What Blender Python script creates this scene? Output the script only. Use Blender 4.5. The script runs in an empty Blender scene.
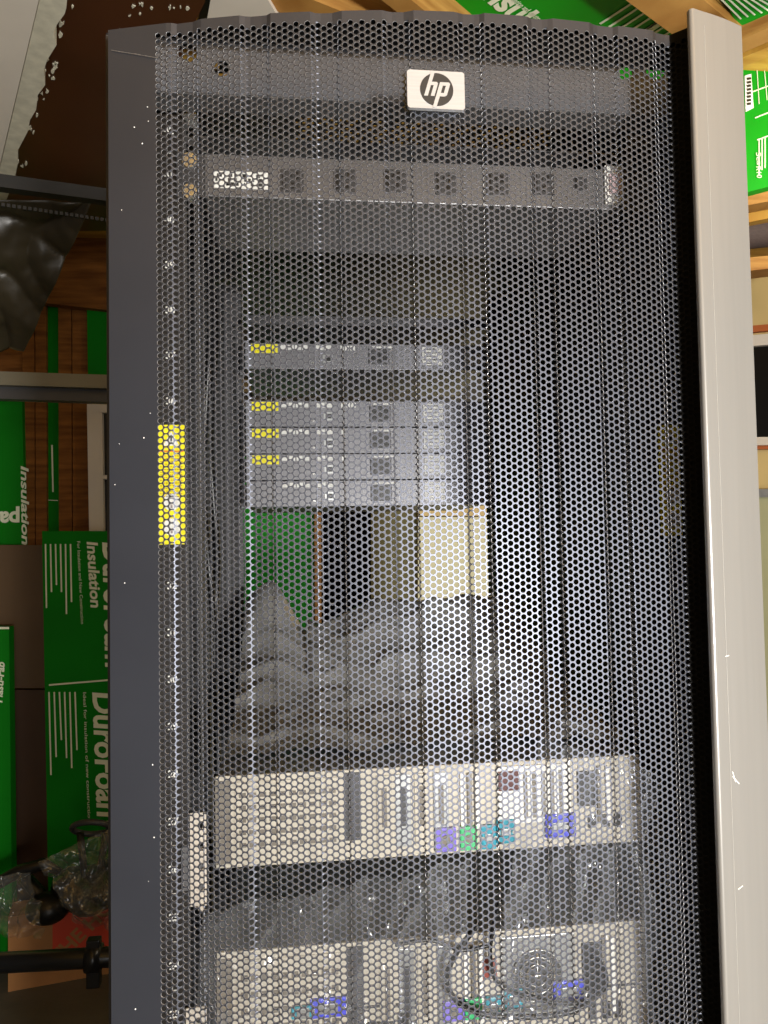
import bpy, bmesh, math, random
import numpy as np
from mathutils import Vector, Matrix, noise
random.seed(7)
PI = math.pi
sc = bpy.context.scene
COL = sc.collection

# ------------------------------------------------------------------ camera
FPX = 769.0
YAW, PIT, ROL = 0.1152845, 0.04023181, -0.01767989
CAM = Vector((-0.13209, -0.75873, 1.50531))
Fv = Vector((math.sin(YAW)*math.cos(PIT), math.cos(YAW)*math.cos(PIT), math.sin(PIT)))
R0 = Vector((math.cos(YAW), -math.sin(YAW), 0)); U0 = R0.cross(Fv)
Rv = math.cos(ROL)*R0 + math.sin(ROL)*U0
Uv = -math.sin(ROL)*R0 + math.cos(ROL)*U0
cd = bpy.data.cameras.new('camera'); cam = bpy.data.objects.new('camera', cd); COL.objects.link(cam)
cd.sensor_fit = 'HORIZONTAL'; cd.sensor_width = 36.0; cd.lens = FPX/768*36.0; cd.clip_start = 0.02
M = Matrix((Rv, Uv, -Fv)).transposed().to_4x4(); M.translation = CAM
cam.matrix_world = M
sc.camera = cam

def at(x, y, X=None, Y=None, Z=None):
    """where the line of sight of a photo measurement meets a plane of the room"""
    d = Fv + Rv*((x-384)/FPX) + Uv*((512-y)/FPX)
    if X is not None: t = (X-CAM.x)/d.x
    elif Y is not None: t = (Y-CAM.y)/d.y
    else: t = (Z-CAM.z)/d.z
    return CAM + d*t

# ------------------------------------------------------------------ materials
def lin(c):
    return tuple(((v/255)/12.92 if v/255 <= .04045 else ((v/255+.055)/1.055)**2.4) for v in c) + (1,)
MATS = {}
def mat(name, rgb, rough=.5, metal=0.0, var=0.0, scale=20, rgb2=None, bump=0.0, bscale=60, stretch=None, spec=None, coat=0):
    if name in MATS: return MATS[name]
    m = bpy.data.materials.new(name); m.use_nodes = True; MATS[name] = m
    nt = m.node_tree; b = nt.nodes['Principled BSDF']
    b.inputs['Base Color'].default_value = lin(rgb); b.inputs['Roughness'].default_value = rough
    b.inputs['Metallic'].default_value = metal
    if spec is not None: b.inputs['Specular IOR Level'].default_value = spec
    if coat: b.inputs['Coat Weight'].default_value = coat
    if var or bump:
        tc = nt.nodes.new('ShaderNodeTexCoord'); mp = nt.nodes.new('ShaderNodeMapping')
        nt.links.new(tc.outputs['Object'], mp.inputs[0])
        if stretch: mp.inputs['Scale'].default_value = stretch
    if var:
        n = nt.nodes.new('ShaderNodeTexNoise'); n.inputs['Scale'].default_value = scale; n.inputs['Detail'].default_value = 5
        nt.links.new(mp.outputs[0], n.inputs['Vector'])
        r = nt.nodes.new('ShaderNodeValToRGB')
        a = lin(rgb); c = lin(rgb2) if rgb2 else tuple(min(1, v*(1-var)) for v in a[:3])+(1,)
        r.color_ramp.elements[0].position = .35; r.color_ramp.elements[1].position = .68
        r.color_ramp.elements[0].color = c; r.color_ramp.elements[1].color = a
        nt.links.new(n.outputs['Fac'], r.inputs[0]); nt.links.new(r.outputs[0], b.inputs['Base Color'])
    if bump:
        n2 = nt.nodes.new('ShaderNodeTexNoise'); n2.inputs['Scale'].default_value = bscale; n2.inputs['Detail'].default_value = 4
        nt.links.new(mp.outputs[0], n2.inputs['Vector'])
        bp = nt.nodes.new('ShaderNodeBump'); bp.inputs['Strength'].default_value = bump; bp.inputs['Distance'].default_value = .004
        nt.links.new(n2.outputs['Fac'], bp.inputs['Height']); nt.links.new(bp.outputs[0], b.inputs['Normal'])
    return m
def plastic(name, opacity, tint=(205, 208, 210), rough=.22):
    m = bpy.data.materials.new(name); m.use_nodes = True; MATS[name] = m
    nt = m.node_tree; nt.nodes.clear()
    o = nt.nodes.new('ShaderNodeOutputMaterial'); tr = nt.nodes.new('ShaderNodeBsdfTransparent')
    gl = nt.nodes.new('ShaderNodeBsdfGlossy'); gl.inputs['Roughness'].default_value = rough
    df = nt.nodes.new('ShaderNodeBsdfDiffuse'); df.inputs['Color'].default_value = lin(tint)
    mx = nt.nodes.new('ShaderNodeMixShader'); mx2 = nt.nodes.new('ShaderNodeMixShader')
    lw = nt.nodes.new('ShaderNodeLayerWeight'); lw.inputs['Blend'].default_value = .35
    mm = nt.nodes.new('ShaderNodeMath'); mm.operation = 'MULTIPLY_ADD'; mm.inputs[1].default_value = .35; mm.inputs[2].default_value = opacity
    nt.links.new(lw.outputs['Facing'], mm.inputs[0])
    mx2.inputs[0].default_value = .45
    nt.links.new(df.outputs[0], mx2.inputs[1]); nt.links.new(gl.outputs[0], mx2.inputs[2])
    nt.links.new(mm.outputs[0], mx.inputs[0]); nt.links.new(tr.outputs[0], mx.inputs[1]); nt.links.new(mx2.outputs[0], mx.inputs[2])
    nt.links.new(mx.outputs[0], o.inputs[0])
    return m

m_door = mat('graphite painted steel', (79, 82, 92), .43, .78, var=.12, scale=8)
m_bezel = mat('silver painted bezel', (146, 144, 140), .30, .35, var=.05, scale=5, stretch=(30, 30, 1))
m_edge = mat('bare punched edge', (205, 205, 208), .38, .6)
m_blackedge = mat('edge shade and flange black', (12, 12, 12), .75, .0, spec=.15)  # black paints in the angled door wall's shade; the top flange itself is black
m_black = mat('black painted steel', (12, 12, 12), .5, .1)
m_shadeint = mat('shade black right interior', (13, 13, 14), .6, .0)  # near black colours in the low light on the cabinet's right inside
m_dkgrey = mat('dark grey steel', (70, 70, 72), .45, .3, var=.15, scale=12)
m_grey = mat('grey galvanised steel', (120, 120, 122), .4, .55, var=.12, scale=14)
m_beam = mat('matt grey beam', (88, 90, 96), .6, 0, var=.05)
m_rail = mat('rail black brown', (32, 27, 22), .6, .2)
m_chrome = mat('bright screw', (225, 225, 220), .22, .9)
m_badge = mat('brushed aluminium badge', (178, 178, 180), .35, .25, var=.1, scale=30, stretch=(1, 1, 20))
m_score = mat('score line', (185, 182, 176), .4)
m_emb = mat('badge dark grey', (52, 52, 54), .4, .3)
m_white = mat('white print', (235, 235, 230), .5)
m_yel = mat('yellow label', (250, 238, 12), .45)
m_org = mat('orange print', (240, 130, 20), .5)
m_ink = mat('dark ink', (40, 35, 15), .6)
m_unit = mat('unit grey case', (122, 122, 126), .42, .45, var=.06, scale=10)
m_beige = mat('beige computer case', (196, 190, 176), .5, .05, var=.08, scale=18)
m_beiged = mat('darker beige case', (120, 114, 104), .5, .1)  # darker beige for slots, ribs and the side column
m_galv = mat('galvanised plate', (170, 172, 172), .35, .6, var=.15, scale=30)
m_socket = mat('socket black plastic', (18, 18, 19), .4)
m_purple = mat('purple port', (125, 110, 215), .4)
m_green_p = mat('green port', (70, 190, 125), .4)
m_teal = mat('teal port', (30, 150, 175), .4)
m_blue = mat('blue port', (60, 70, 215), .4)
m_red = mat('dull red plastic', (150, 70, 60), .5)
m_pink = mat('pink white rocker', (232, 205, 212), .4)
m_foam = mat('green insulation film', (6, 150, 20), .5, 0, spec=.2, var=.2, scale=3, bump=.25, bscale=9)
m_print = mat('pale print on film', (222, 228, 205), .5)
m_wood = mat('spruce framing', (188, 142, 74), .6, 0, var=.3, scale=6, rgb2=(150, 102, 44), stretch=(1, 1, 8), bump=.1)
m_foam2 = mat('shaded green insulation film', (4, 122, 14), .6, 0, spec=.15, var=.2, scale=3, bump=.2, bscale=9)  # foam green darkened to carry the shade on the left background
m_wood2 = mat('shaded brown framing', (138, 88, 36), .65, 0, var=.35, scale=6, rgb2=(98, 58, 20), stretch=(1, 1, 8), bump=.1, spec=.2)  # framing wood with the left background's shade put into its colour
m_woody = mat('yellow plywood', (200, 160, 70), .6, 0, var=.25, scale=4, rgb2=(165, 118, 40), stretch=(1, 7, 1))
m_brown = mat('dark brown varnished board', (70, 38, 20), .3, 0, var=.35, scale=3)
m_flake = mat('peeling white paint', (205, 200, 180), .6, 0, var=.2, scale=40)
m_panelw = mat('off white panel', (214, 205, 192), .5, 0, var=.06, scale=10)
m_cream = mat('cream painted door', (205, 200, 160), .5, 0, var=.06, scale=6)
m_ywall = mat('yellow wall board', (205, 180, 120), .6, 0, var=.1, scale=5)
m_card = mat('cardboard', (170, 118, 66), .7, 0, var=.12, scale=12)
m_kraft = mat('brown hardboard', (92, 70, 44), .6, 0, var=.12, scale=8)
m_orange = mat('orange red box print', (200, 62, 28), .6)
m_tarp = mat('dull brown plastic tarp', (60, 53, 38), .36, 0, var=.45, scale=4, bump=.7, bscale=10)
m_tube = mat('black pipe', (24, 25, 27), .3, .2)
m_track = mat('galvanised track', (120, 117, 102), .45, .5, var=.1, scale=8)
m_conc = mat('concrete floor', (92, 86, 72), .8, 0, var=.25, scale=5, bump=.3)
m_dark = mat('dark opening', (8, 8, 9), .3)
m_void = mat('opening black', (7, 7, 8), .95, spec=.0)
m_gyp = mat('interior wall grey', (75, 70, 62), .8, 0, var=.1, scale=4)
m_cable = mat('black cable', (16, 16, 17), .35)
m_cloth = mat('dark roll', (80, 66, 62), .8, 0, var=.3, scale=60, stretch=(1, 1, 10))
p_haze = plastic('hazy polythene', .42, (150, 150, 148))
p_clear = plastic('clear bag film', .07, (225, 228, 230), .12)
p_bag = plastic('dusty clear bag', .22, (150, 150, 145), .25)

# ------------------------------------------------------------------ builders
def link(name, me, m, parent=None, loc=None):
    o = bpy.data.objects.new(name, me)
    if m is not None:
        for x in (m if isinstance(m, (list, tuple)) else [m]): me.materials.append(x)
    COL.objects.link(o)
    if parent is not None: o.parent = parent
    if loc is not None: o.location = loc
    return o
def thing(name, label, cat, loc, group=None):
    o = bpy.data.objects.new(name, None); COL.objects.link(o); o.location = loc; o.empty_display_size = .05
    o['label'] = label; o['category'] = cat
    if group: o['group'] = group
    return o
def tag(o, label, cat, group=None, kind=None):
    if label: o['label'] = label
    if cat: o['category'] = cat
    if group: o['group'] = group
    if kind: o['kind'] = kind
    return o
class MB:
    """collects shapes in world coordinates; build() makes one mesh whose origin is its parent's"""
    def __init__(s): s.bm = bmesh.new(); s.k = 0
    def _mi(s, faces):
        for f in faces: f.material_index = s.k
    def box(s, x0, x1, y0, y1, z0, z1, bev=0):
        r = bmesh.ops.create_cube(s.bm, size=1)
        vs = r['verts']
        for v in vs:
            v.co = Vector(((x0+x1)/2+v.co.x*(x1-x0), (y0+y1)/2+v.co.y*(y1-y0), (z0+z1)/2+v.co.z*(z1-z0)))
        fs = set(f for v in vs for f in v.link_faces)
        s._mi(fs)
        if bev:
            es = list(set(e for v in vs for e in v.link_edges))
            rr = bmesh.ops.bevel(s.bm, geom=es, offset=bev, segments=2, affect='EDGES', profile=.6)
            s._mi(rr['faces'])
        return s
    def prism(s, pts, vec):
        """polygon (list of 3-D points) given thickness vec"""
        a = [s.bm.verts.new(p) for p in pts]; b = [s.bm.verts.new(Vector(p)+Vector(vec)) for p in pts]
        n = len(pts); fs = [s.bm.faces.new(a), s.bm.faces.new(b[::-1])]
        for i in range(n): fs.append(s.bm.faces.new((a[i], b[i], b[(i+1) % n], a[(i+1) % n])))
        s._mi(fs); return s
    def beam(s, p, q, w, h, up=(0, 0, 1)):
        p, q = Vector(p), Vector(q); d = (q-p).normalized(); u = Vector(up)
        sd = d.cross(u).normalized(); u = sd.cross(d)
        pts = [p+sd*w/2*i+u*h/2*j for i, j in ((-1, -1), (1, -1), (1, 1), (-1, 1))]
        return s.prism(pts, q-p)
    def tube(s, path, r, seg=10, cap=True):
        path = [Vector(p) for p in path]; rings = []; prev = None
        for i, p in enumerate(path):
            d = (path[min(i+1, len(path)-1)]-path[max(i-1, 0)]).normalized()
            if prev is None:
                prev = Vector((0, 0, 1)) if abs(d.z) < .9 else Vector((1, 0, 0))
            a = (prev-d*prev.dot(d)).normalized(); prev = a; b = d.cross(a)
            rr = r[i] if isinstance(r, (list, tuple)) else r
            rings.append([s.bm.verts.new(p+(a*math.cos(t)+b*math.sin(t))*rr) for t in [2*PI*k/seg for k in range(seg)]])
        fs = []
        for A, B in zip(rings, rings[1:]):
            for k in range(seg): fs.append(s.bm.faces.new((A[k], A[(k+1) % seg], B[(k+1) % seg], B[k])))
        if cap: fs += [s.bm.faces.new(rings[0][::-1]), s.bm.faces.new(rings[-1])]
        for f in fs: f.smooth = True
        s._mi(fs); return s
    def disc(s, c, r, depth, axis=(0, -1, 0), seg=20):
        c = Vector(c); ax = Vector(axis).normalized()
        t = Vector((0, 0, 1)) if abs(ax.z) < .9 else Vector((1, 0, 0)); a = t.cross(ax).normalized(); b = ax.cross(a)
        return s.prism([c+(a*math.cos(2*PI*k/seg)+b*math.sin(2*PI*k/seg))*r for k in range(seg)], ax*depth)
    def build(s, name, m, parent=None, smooth=False):
        bmesh.ops.recalc_face_normals(s.bm, faces=s.bm.faces)
        org = Vector(parent_world(parent)) if parent is not None else None
        if org is None:
            xs = [v.co for v in s.bm.verts]
            org = Vector(((min(v.x for v in xs)+max(v.x for v in xs))/2, (min(v.y for v in xs)+max(v.y for v in xs))/2, min(v.z for v in xs)))
            loc = org
        else: loc = Vector((0, 0, 0))
        for v in s.bm.verts: v.co -= org
        me = bpy.data.meshes.new(name); s.bm.to_mesh(me); s.bm.free()
        if smooth:
            for p in me.polygons: p.use_smooth = True
        return link(name, me, m, parent, loc)
def parent_world(o):
    v = Vector((0, 0, 0))
    while o is not None: v += o.location; o = o.parent
    return v
def curve_mesh(cu):
    o = bpy.data.objects.new('tmp', cu); COL.objects.link(o)
    dg = bpy.context.evaluated_depsgraph_get()
    me = bpy.data.meshes.new_from_object(o.evaluated_get(dg)); bpy.data.objects.remove(o); return me
def shape(name, loops, depth, frame, m, parent=None):
    """flat outline with holes given as 2-D loops; frame = (origin, u, v, n)"""
    cu = bpy.data.curves.new('c', 'CURVE'); cu.dimensions = '2D'; cu.fill_mode = 'BOTH'; cu.extrude = depth/2
    for L in loops:
        sp = cu.splines.new('POLY'); sp.points.add(len(L)-1); sp.use_cyclic_u = True
        for p, c in zip(sp.points, L): p.co = (c[0], c[1], 0, 1)
    me = curve_mesh(cu); me.materials.clear(); return place(name, me, frame, m, parent)
def place(name, me, frame, m, parent):
    o, u, v, n = [Vector(a) for a in frame]
    for vt in me.vertices:
        vt.co = o+u*vt.co.x+v*vt.co.y+n*vt.co.z
    if parent is not None:
        w = parent_world(parent)
        for vt in me.vertices: vt.co -= w
    return link(name, me, m, parent)
def text_mesh(t, size, offset=0.0, shear=0.0, extrude=.0002, align='LEFT', space=1.0):
    cu = bpy.data.curves.new('t', 'FONT'); cu.body = t; cu.size = size; cu.offset = offset; cu.shear = shear; cu.extrude = extrude
    cu.align_x = align; cu.space_character = space; cu.resolution_u = 3
    me = curve_mesh(cu); me.materials.clear(); return me
def text(name, t, size, frame, m, parent, **k):
    return place(name, text_mesh(t, size, **k), frame, m, parent)
def circ(x, y, r, n=20): return [(x+r*math.cos(2*PI*k/n), y+r*math.sin(2*PI*k/n)) for k in range(n)]
def rect(x0, x1, y0, y1): return [(x0, y0), (x1, y0), (x1, y1), (x0, y1)]
def rrect(x0, x1, y0, y1, r, n=5):
    o = []
    for cx, cy, a in ((x1-r, y1-r, 0), (x0+r, y1-r, 90), (x0+r, y0+r, 180), (x1-r, y0+r, 270)):
        for k in range(n+1):
            t = math.radians(a+90*k/n); o.append((cx+r*math.cos(t), cy+r*math.sin(t)))
    return o
FR = lambda Y: ((0, Y, 0), (1, 0, 0), (0, 0, 1), (0, -1, 0))      # a plane facing the front of the rack
def join_bm(name, meshes, m, parent):
    bm = bmesh.new()
    for me in meshes: bm.from_mesh(me)
    me = bpy.data.meshes.new(name); bm.to_mesh(me); bm.free()
    return link(name, me, m, parent)

# ================================================================== the room
CEIL, BACK = 2.75, 2.5
def struct(o): o['kind'] = 'structure'; return o
struct(MB().box(-2.6, 3.0, -3.6, BACK+.1, -.1, 0).build('floor', m_conc))
struct(MB().box(-2.6, 3.0, -3.6, BACK+.1, CEIL, CEIL+.1).build('ceiling', m_woody))
struct(MB().box(-2.6, 3.0, BACK, BACK+.1, 0, CEIL).build('wall_back', m_ywall))
struct(MB().box(-2.7, -2.6, -3.6, BACK+.1, -.1, CEIL+.1).build('wall_left', m_gyp))
struct(MB().box(3.0, 3.1, -3.6, BACK+.1, -.1, CEIL+.1).build('wall_right', m_gyp))
struct(MB().box(-2.7, -.2, -3.7, -3.6, -.1, CEIL+.1).box(-.2, 2.6, -3.7, -3.6, 2.3, CEIL+.1).box(2.6, 3.1, -3.7, -3.6, -.1, CEIL+.1).build('wall_front', m_gyp))

def wallpanel(name, px, Y, m, th, parent=None):
    pts = [at(x, y, Y=Y) for x, y in px]
    return MB().prism(pts, (0, th, 0)).build(name, m, parent)
def lines_on_wall(parent, cols, Y, m=m_print, name='print_line'):
    mb = MB()
    for (x0, y0, x1, y1, w) in cols:
        a, b = at(x0, y0, Y=Y), at(x1, y1, Y=Y)
        mb.beam(a, b, .0015, w, up=(1, 0, 0))
    o = mb.build(name, m, parent); return o
def wtext(parent, t, x, y, x2, y2, Y, size, m=m_print, **k):
    """lettering that reads downward along the wall from one point to another"""
    a, b = at(x, y, Y=Y), at(x2, y2, Y=Y); u = (b-a).normalized(); v = Vector((0, -1, 0)).cross(u)
    me = text_mesh(t, size, **k); L = max(vt.co.x for vt in me.vertices); s = (b-a).length/L
    return place('lettering', me, (a, u*s, v, (0, -1, 0)), m, parent)

# -- back wall, left of the rack
Yb = BACK-.03
MB_ = MB
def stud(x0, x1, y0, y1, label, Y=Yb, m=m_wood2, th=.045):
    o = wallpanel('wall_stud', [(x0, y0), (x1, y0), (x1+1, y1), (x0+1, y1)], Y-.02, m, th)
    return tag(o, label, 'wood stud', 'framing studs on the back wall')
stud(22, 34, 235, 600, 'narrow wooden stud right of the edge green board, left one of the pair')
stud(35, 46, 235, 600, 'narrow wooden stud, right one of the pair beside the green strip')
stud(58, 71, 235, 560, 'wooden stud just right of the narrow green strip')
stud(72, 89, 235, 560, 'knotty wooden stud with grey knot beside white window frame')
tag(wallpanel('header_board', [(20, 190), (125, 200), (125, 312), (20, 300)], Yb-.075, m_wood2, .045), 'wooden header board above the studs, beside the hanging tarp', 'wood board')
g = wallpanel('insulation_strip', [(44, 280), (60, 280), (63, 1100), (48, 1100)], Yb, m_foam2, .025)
tag(g, 'narrow strip of green insulation film between wooden studs', 'insulation board')
lines_on_wall(g, [(52, 445, 53, 492, .006)], Yb-.001); lines_on_wall(g, [(46, 500, 58, 500.5, .003)], Yb-.001)
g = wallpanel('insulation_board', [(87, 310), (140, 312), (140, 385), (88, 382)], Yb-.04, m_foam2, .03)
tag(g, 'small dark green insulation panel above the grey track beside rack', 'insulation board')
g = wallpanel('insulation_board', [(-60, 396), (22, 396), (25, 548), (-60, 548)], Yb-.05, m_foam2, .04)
tag(g, 'green insulation board with white lettering at left edge below the grey track', 'insulation board')
wtext(g, 'Insulation', 21, 465, 22, 545, Yb-.052, .04, offset=.001, shear=.2)
gq = text_mesh('pa', .085, offset=.003)
a = at(20, 512, Y=Yb-.052); place('lettering', gq, (a, (-1, 0, 0), (0, 0, -1), (0, -1, 0)), m_print, g)
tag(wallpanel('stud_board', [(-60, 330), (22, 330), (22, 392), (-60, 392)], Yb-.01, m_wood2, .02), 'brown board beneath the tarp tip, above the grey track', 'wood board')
# white framed window
w = thing('casement_window', 'white framed dark window low behind the rack left side', 'window', at(100, 640, Y=Yb-.03))
mb = MB()
mb.prism([at(87, 404, Y=Yb-.06), at(160, 406, Y=Yb-.06), at(160, 414, Y=Yb-.06), at(87, 412, Y=Yb-.06)], (0, .05, 0))
mb.prism([at(87, 412, Y=Yb-.06), at(102, 412, Y=Yb-.06), at(105, 640, Y=Yb-.06), at(91, 640, Y=Yb-.06)], (0, .05, 0))
mb.prism([at(102, 475, Y=Yb-.055), at(160, 476, Y=Yb-.055), at(160, 480, Y=Yb-.055), at(102, 479, Y=Yb-.055)], (0, .03, 0))
mb.build('window_frame', m_panelw, w)
wallpanel('pane', [(100, 412), (160, 412), (160, 640), (103, 640)], Yb-.03, m_dark, .01, w)
# hardboard sheet, foam boards leaning on the wall
tag(wallpanel('hardboard_sheet', [(-60, 545), (62, 545), (62, 688), (-60, 688)], Yb-.12, m_kraft, .02), 'light brown hardboard sheet behind the green foam boards', 'board')
tag(wallpanel('hardboard_sheet', [(-60, 690), (62, 690), (66, 990), (-60, 990)], Yb-.12, mat('dark brown hardboard', (70, 46, 24), .6, 0, var=.15, scale=8), .02), 'dark brown board below the light hardboard sheet', 'board')
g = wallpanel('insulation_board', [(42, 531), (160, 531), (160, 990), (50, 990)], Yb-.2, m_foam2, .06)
tag(g, 'tall green foam insulation board with big vertical lettering beside rack', 'insulation board')
YY = Yb-.202
wtext(g, 'DuroFoam', 103, 541, 106, 668, YY, .115, offset=.003, shear=.15)
wtext(g, 'Insulation', 87, 541, 91, 608, YY, .055, offset=.0015, shear=.15)
wtext(g, 'For Insulation and New Construction', 77, 541, 81, 624, YY, .016)
lines_on_wall(g, [(45.5+5*i, 544, 46.5+5*i, [608, 592, 585, 592, 614, 602][i], .005) for i in range(6)], YY)
lines_on_wall(g, [(49, 685, 109, 680, .006)], YY)
wtext(g, 'DuroFoam', 93, 691, 98, 826, YY, .115, offset=.003, shear=.15)
wtext(g, 'Ideal for insulation of new construction', 83, 692, 88, 822, YY, .016)
lines_on_wall(g, [(49+5.2*i, 692, 51+5.2*i, [775, 757, 740, 758, 768, 750][i], .005) for i in range(6)], YY)
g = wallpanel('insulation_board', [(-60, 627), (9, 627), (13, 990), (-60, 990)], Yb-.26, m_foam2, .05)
tag(g, 'green foam board with pale top edge at the far left', 'insulation board')
wtext(g, 'Plasti-Fab', 2, 703, 4.5, 662, Yb-.262, .035, offset=.001, shear=.2)
lines_on_wall(g, [(-60, 628, 9, 628, .008)], Yb-.262)

# -- seen through the open back of the rack
g = wallpanel('insulation_board', [(236, 440), (313, 440), (315, 800), (240, 800)], Yb-.02, m_foam, .02)
tag(g, 'green insulation board seen through the open rack, beneath the stacked units', 'insulation board')
tag(wallpanel('wall_stud', [(314, 440), (321, 440), (322, 800), (316, 800)], Yb-.05, m_wood, .045), 'thin dark wooden stud seen through the open rack beside green board', 'wood stud')
tag(wallpanel('opening_stand_in', [(321, 440), (370.5, 440), (370.5, 1100), (322, 1100)], Yb-.02, m_void, .015), 'black sheet standing in for the dark opening seen through the open rack', 'opening patch')  # flat black sheet stands in for the unlit opening
tag(wallpanel('olive_board', [(371, 440), (417, 440), (418, 1100), (371, 1100)], Yb-.04, mat('olive board', (96, 90, 48), .7, 0, var=.1, scale=5), .03), 'dull olive board seen through rack left of the cream door', 'board')
tag(wallpanel('gap_darkener', [(225, 180), (510, 180), (510, 438), (225, 438)], Yb-.06, mat('gap darkening olive', (52, 48, 34), .7, 0, var=.2, scale=5), .03), 'dark olive panel added to darken the gap between the network units', 'board')  # added dark panel, keeps the gap between the units dark
d = thing('cream_door', 'cream painted door leaf seen through the open back of rack', 'door leaf', at(450, 900, Y=Yb-.08))
wallpanel('door_leaf', [(418, 517), (520, 517), (520, 1000), (418, 1000)], Yb-.1, m_cream, .045, d)
wallpanel('door_top_rail', [(418, 440), (520, 440), (520, 516), (418, 516)], Yb-.1, m_ywall, .04, d)

# -- pipes and tracks at left
def bar(name, a, b, w, h, m, label, cat): return tag(MB().beam(a, b, w, h).build(name, m), label, cat)
t = thing('door_track', 'galvanised steel garage door track running across the left background', 'track', at(0, 388, Y=1.5))
MB().beam(at(-60, 378, Y=1.5), at(260, 388, Y=1.5), .05, .038).build('upper_channel', m_track, t)
MB().beam(at(-60, 392, Y=1.52), at(260, 402, Y=1.52), .04, .034).build('lower_channel', m_dkgrey, t)
MB().box(-1.5, -1.46, 1.48, 1.52, 1.93, CEIL).build('hanger_strap', m_track, t)
t = thing('overhead_rail', 'black steel rail crossing the brown board at upper left', 'rail', at(0, 188, Y=1.0))
MB().beam(at(-60, 175, Y=1.02), at(240, 215, Y=1.2), .03, .03).build('bar', m_black, t)
mb = MB()
a, b = at(-60, 196, Y=1.03), at(240, 240, Y=1.21)
for k in range(60):
    c = a.lerp(b, k/60); mb.beam(c, c+(b-a)*.011, .008, .008)
mb.build('chain', m_black, t)
# overhead door panel, torn frame, brown board
def cpanel(name, px, Z, m, th, parent=None):
    return MB().prism([at(x, y, Z=Z) for x, y in px], (0, 0, th)).build(name, m, parent)
t = thing('overhead_door_section', 'raised off-white door section at upper left corner', 'garage door', at(0, 60, Z=2.5))
cpanel('skin', [(-120, -60), (53, -60), (-12, 215), (-120, 215)], 2.5, m_panelw, .04, t)
fr = [(53, -60), (85, -60)]
random.seed(3)
ys = [-60, -20, 0, 8, 14, 25, 33, 45, 60, 70, 85, 95, 110, 120, 132, 150, 162, 178, 215]
edge = [(68-(y)*.315+random.uniform(-4, 4), y) for y in ys]
t2 = cpanel('frame_strip', [(54, -60)]+edge+[(-11, 215)], 2.495, m_flake, .05, t)
bb = thing('brown_board', 'dark brown varnished board overhead with torn painted edge', 'board', at(120, 90, Z=2.52))
cpanel('board', [(62-(-60)*.3, -60), (205, -60), (205, 2), (196, 20), (180, 60), (180, 230), (-5, 232)], 2.56, m_brown, .02, bb)
mb = MB(); random.seed(11)
for k in range(46):
    if k < 26:
        y = random.uniform(0, 175); x = 66-y*.31+random.choice((0, 6, 9))+random.uniform(-2, 3)
    else:
        x = random.uniform(110, 190); y = random.choice((8, 12, 35, 60))+random.uniform(-7, 7)-(x-110)*.04
    n = random.randint(6, 9); s = .8* random.uniform(.6, 3.0) if k < 26 else random.uniform(.4, 1.5)
    mb.prism([at(x+s*math.cos(2*PI*i/n)*random.uniform(.3, 1.9), y+s*math.sin(2*PI*i/n)*random.uniform(.2, 2.2), Z=2.558) for i in range(n)], (0, 0, .002))
mb.build('paint_flake', m_flake, bb)['kind'] = 'stuff'
# tarp sagging from ceiling
def sheet(name, corners, nu, nv, amp, freq, m, parent=None, sag=0, seed=0, drape=None, axis=None, thick=0, aniso=(1, 1, 1)):
    c00, c10, c11, c01 = [Vector(c) for c in corners]; bm = bmesh.new(); g = []
    n = (c10-c00).cross(c01-c00).normalized() if axis is None else Vector(axis)
    for j in range(nv+1):
        row = []
        for i in range(nu+1):
            u, v = i/nu, j/nv
            p = (c00.lerp(c10, u)).lerp(c01.lerp(c11, u), v)
            q = Vector((p.x*aniso[0], p.y*aniso[1], p.z*aniso[2]))*freq+Vector((seed, 0, 0))
            d = noise.fractal(q, .9, 2.1, 4)*amp + (1-abs(noise.noise(q*1.6)))**6*amp*1.2
            p = p+n*d; p.z -= sag*math.sin(PI*u)*math.sin(PI*v)
            if drape: p = drape(p, u, v)
            row.append(bm.verts.new(p))
        g.append(row)
    for j in range(nv):
        for i in range(nu): bm.faces.new((g[j][i], g[j][i+1], g[j+1][i+1], g[j+1][i])).smooth = True
    mb = MB(); mb.bm = bm
    o = mb.build(name, m, parent, smooth=True)
    if thick: 
        md = o.modifiers.new('solid', 'SOLIDIFY'); md.thickness = thick
    return o
ta = bpy.data.meshes.new('tarp')
o = sheet('hanging_tarp', [at(-40, 200, Y=1.25), at(92, 205, Y=1.3), at(24, 352, Y=1.6), at(-60, 362, Y=1.6)], 50, 50, .022, 4, m_tarp, seed=3, thick=.003)
tag(o, 'crumpled dull brown tarp hanging overhead below the black rail', 'tarp')

# -- ceiling above the rack
def ctext(parent, t, a, b, Z, size, m=m_print, flip=1, **k):
    A, B = at(*a, Z=Z), at(*b, Z=Z); u = (B-A).normalized(); v = Vector((0, 0, -1)).cross(u)*flip
    me = text_mesh(t, size, **k); L = max(vt.co.x for vt in me.vertices)
    return place('lettering', me, (A, u*(B-A).length/L, v, (0, 0, -1)), m, parent)
tag(cpanel('pale_sheet', [(194, 40), (212, -30), (258, -30), (268, 0), (292, 40)], 2.64, m_panelw, .02), 'pale grey sheet overhead beside the brown board', 'board')
tag(cpanel('gap_shade', [(196, 30), (204, -8), (212, -8), (205, 30)], 2.6, m_dark, .01), 'dark gap strip between the brown board and pale sheet', 'board')  # dark sheet painted as the unlit gap
tag(MB().beam(at(240, -30, Z=2.68), at(620, 122, Z=2.68), .07, .06).build('ceiling_joist', m_wood), 'yellow wooden joist crossing above the rack left of the green panel', 'wood beam')
tag(MB().beam(at(370, -40, Z=2.66), at(560, 114, Z=2.66), .045, .08).build('ceiling_joist', m_wood), 'round-edged wooden joist touching left edge of green ceiling panel', 'wood beam')
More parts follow.
